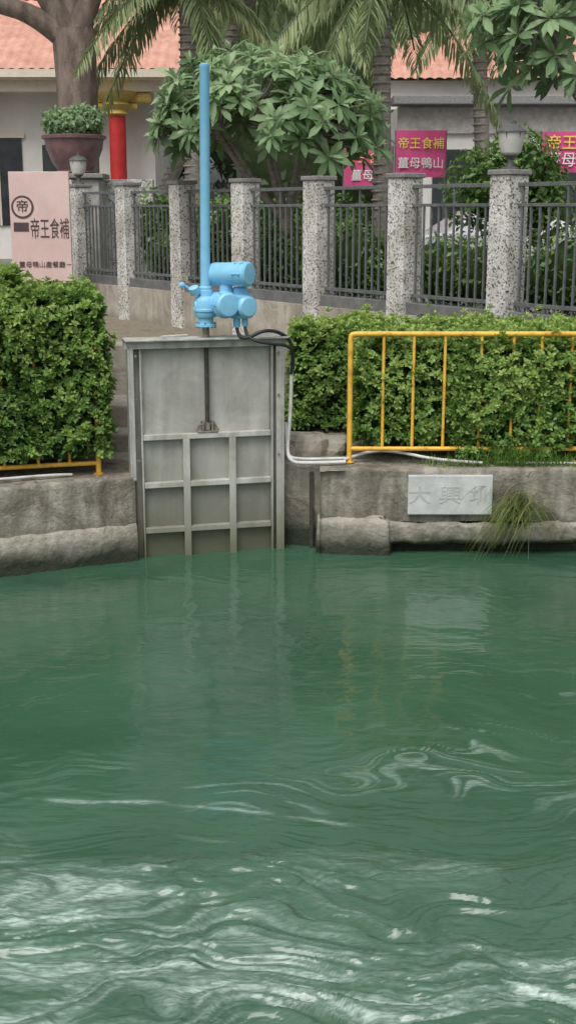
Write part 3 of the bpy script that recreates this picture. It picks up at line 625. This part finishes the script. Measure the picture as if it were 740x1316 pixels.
# ---------------------------------------------------------------- buildings
def tileroof(name,parent,x0,x1,y0,z0,y1,z1,amp=.05,pitch=.28):
    nx=int((x1-x0)/(pitch/6)); ny=int(math.hypot(y1-y0,z1-z0)/.12)
    xs=np.linspace(x0,x1,nx); ts=np.linspace(0,1,ny); X,T=np.meshgrid(xs,ts)
    Zr=z0+(z1-z0)*T+amp*np.abs(np.sin(math.pi*X/pitch))+.02*((T*ny/3)%1); Yr=y0+(y1-y0)*T
    idx=np.arange(nx*ny).reshape(ny,nx)
    return fastmesh(name,np.stack([X.ravel(),Yr.ravel(),Zr.ravel()],1),[np.stack([idx[:-1,:-1].ravel(),idx[:-1,1:].ravel(),idx[1:,1:].ravel(),idx[1:,:-1].ravel()],1)],M['tile'],parent)
hb=empty('tile_roof_restaurant')
box('rear_wall',-17,-3.9,38,38.3,1.9,7.0,M['white'],hb); box('side_wall',-4.2,-3.9,38.302,44,1.9,7.0,M['white'],hb)
tileroof('roof',hb,-18,-3.0,36.6,7.15,41.5,9.7); tileroof('roof_back',hb,-18,-3.0,46.4,7.15,41.5,9.7)
box('ridge',-18,-3.0,41.35,41.65,9.7,9.95,M['tile'],hb,.03); box('eave_fascia',-18.05,-2.95,36.5,36.62,6.95,7.16,M['cream'],hb); box('soffit',-18,-3,36.62,38,6.9,6.96,M['cream'],hb)
box('beam',-17,-3.2,36.9,37.15,6.6,6.9,M['cream'],hb)
for x in (-15,-11.6,-8.5): 
    box('window',x-.7,x+.7,37.95,37.99,2.9,5.4,M['glass'],hb); box('window_head',x-.8,x+.8,37.9,37.994,5.4,5.52,M['cream'],hb); box('mullion',x-.03,x+.03,37.92,37.948,2.9,5.4,M['cream'],hb)
box('doorway',-7.2,-6.0,37.95,37.99,1.94,5.2,M['glass'],hb)
for x in (-4.85,-9.9,-14): 
    cyl('red_column',(x,37.0,1.93),(x,37.0,5.95),.24,M['red'],hb); lathe('gold_capital',[(.25,5.95),(.34,6.0),(.28,6.1),(.42,6.25),(.34,6.32),(.55,6.5),(.6,6.6)],M['gold'],hb,(x,37.0,0)); box('bracket',x-1.0,x+1.0,36.95,37.1,6.3,6.59,M['gold'],hb,.08); box('bracket_low',x-.6,x+.6,36.93,37.12,6.12,6.29,M['gold'],hb,.06)
rbd=empty('roadside_restaurant')
box('wall',2.9,16,34,34.3,1.9,6.0,M['white'],rbd); box('side_wall',2.9,3.2,34.302,44,1.9,6,M['white'],rbd)
box('dark_eave',2.7,16.2,33.5,34.4,6.0,6.22,M['cap'],rbd,.02); box('parapet_band',2.85,16.1,33.9,33.98,5.3,5.95,M['stone'],rbd)
tileroof('roof',rbd,2.7,9.5,37.6,7.0,42.5,9.6); box('upper_wall',2.9,9.3,38,38.3,6.2,7.0,M['white'],rbd); box('roof_ridge',2.7,9.5,42.4,42.7,9.6,9.8,M['tile'],rbd)
for x in (4.5,7,9.5,12): box('window',x-.7,x+.7,33.95,33.99,2.6,4.9,M['glass'],rbd)
def banner(x0,x1,y,z0,z1,l1,l2,s):
    e=empty('restaurant_banner',((x0+x1)/2,y,(z0+z1)/2)); w=(x1-x0)/2;h=(z1-z0)/2
    xs=np.linspace(-w,w,24); zs=np.linspace(-h,h,10); X,Zz=np.meshgrid(xs,zs); Yy=.02*np.sin(X*5+Zz*3)
    idx=np.arange(240).reshape(10,24); fastmesh('cloth',np.stack([X.ravel(),Yy.ravel(),Zz.ravel()],1),[np.stack([idx[:-1,:-1].ravel(),idx[:-1,1:].ravel(),idx[1:,1:].ravel(),idx[1:,:-1].ravel()],1)],M['pink'],e,smooth=True)
    text('line_1',l1,s,M['ytext'],e,(0,-.04,h*.42)); text('line_2',l2,s,M['wtext'],e,(0,-.04,-h*.42))
    for x in (-w,w): cyl('pole',(x,.05,-(z0+z1)/2+1.93),(x,.05,h),.03,M['fence'],e,seg=10)
banner(2.5,3.65,30,4.1,5.15,'帝王食補','薑母鴨山',.27)
banner(1.3,2.42,30,3.85,4.8,'帝王食補','薑母鴨',.27)
banner(4.5,6.0,23,4.02,4.72,'帝王食補薑','薑母鴨山產',.27)

def car(loc,rz):
    e=empty('parked_car',loc,rz)
    prof=[(-2.1,.35),(-2.12,.75),(-1.95,.95),(-1.3,1.02),(-.65,1.42),(.75,1.45),(1.45,1.0),(2.0,.9),(2.12,.7),(2.1,.35)]
    def prism(n,pr,w0,w1,m):
        k=len(pr); V=[(a,-w0 if b<1.05 else -w1,b) for a,b in pr]+[(a,w0 if b<1.05 else w1,b) for a,b in pr]
        F=[tuple(range(k)),tuple(range(2*k-1,k-1,-1))]+[(i,i+k,(i+1)%k+k,(i+1)%k) for i in range(k)]
        o=meshobj(n,V,F,m,e); md=o.modifiers.new('b','BEVEL'); md.width=.05; md.segments=3; return o
    prism('body',prof,.85,.68,M['car'])
    prism('side_windows',[(-1.1,1.07),(-.6,1.37),(.68,1.39),(1.2,1.07)],.86,.74,M['glass'])
    for x in(-1.3,1.3):
        for y in(-.8,.8): cyl('wheel',(x,y-.1,.32),(x,y+.1,.32),.32,M['tyre'],e); cyl('hub',(x,y-.11,.32),(x,y+.11,.32),.18,M['pipe'],e)
    for y in(-.6,.6): box('headlamp',2.06,2.14,y-.18,y+.18,.66,.8,M['lampg'],e,.02)
car((4.2,25.5,1.93),R(10)); car((-9.3,29.5,1.93),R(5))

# ---------------------------------------------------------------- light, sky, camera
wd=bpy.data.worlds.new('World'); scene.world=wd; wd.use_nodes=True; nt=wd.node_tree
sk=nt.nodes.new('ShaderNodeTexSky'); sk.sky_type='NISHITA'; sk.sun_disc=False; sk.sun_elevation=R(58); sk.sun_rotation=R(200); sk.air_density=1.0; sk.dust_density=5
hs=nt.nodes.new('ShaderNodeHueSaturation'); hs.inputs['Saturation'].default_value=.2
nt.links.new(sk.outputs[0],hs.inputs['Color']); nt.links.new(hs.outputs[0],nt.nodes['Background'].inputs['Color']); nt.nodes['Background'].inputs['Strength'].default_value=.15
sl=bpy.data.lights.new('sun','SUN'); sl.energy=1.4; sl.angle=R(35); sl.color=(1,.98,.95); so=link(bpy.data.objects.new('sun',sl))
el,az=R(58),R(200); sd=Vector((math.sin(az)*math.cos(el),math.cos(az)*math.cos(el),math.sin(el)))
so.rotation_euler=sd.to_track_quat('Z','Y').to_euler(); so.location=(0,0,20)
cam=bpy.data.cameras.new('camera'); co=link(bpy.data.objects.new('camera',cam)); co.location=(0,0,3.4); co.rotation_euler=(R(90-13.73),0,0)
cam.sensor_fit='HORIZONTAL'; cam.sensor_width=36; cam.lens=77.84; cam.clip_end=2000; scene.camera=co
scene.view_settings.view_transform='Standard'; scene.view_settings.look='None'; scene.view_settings.exposure=0
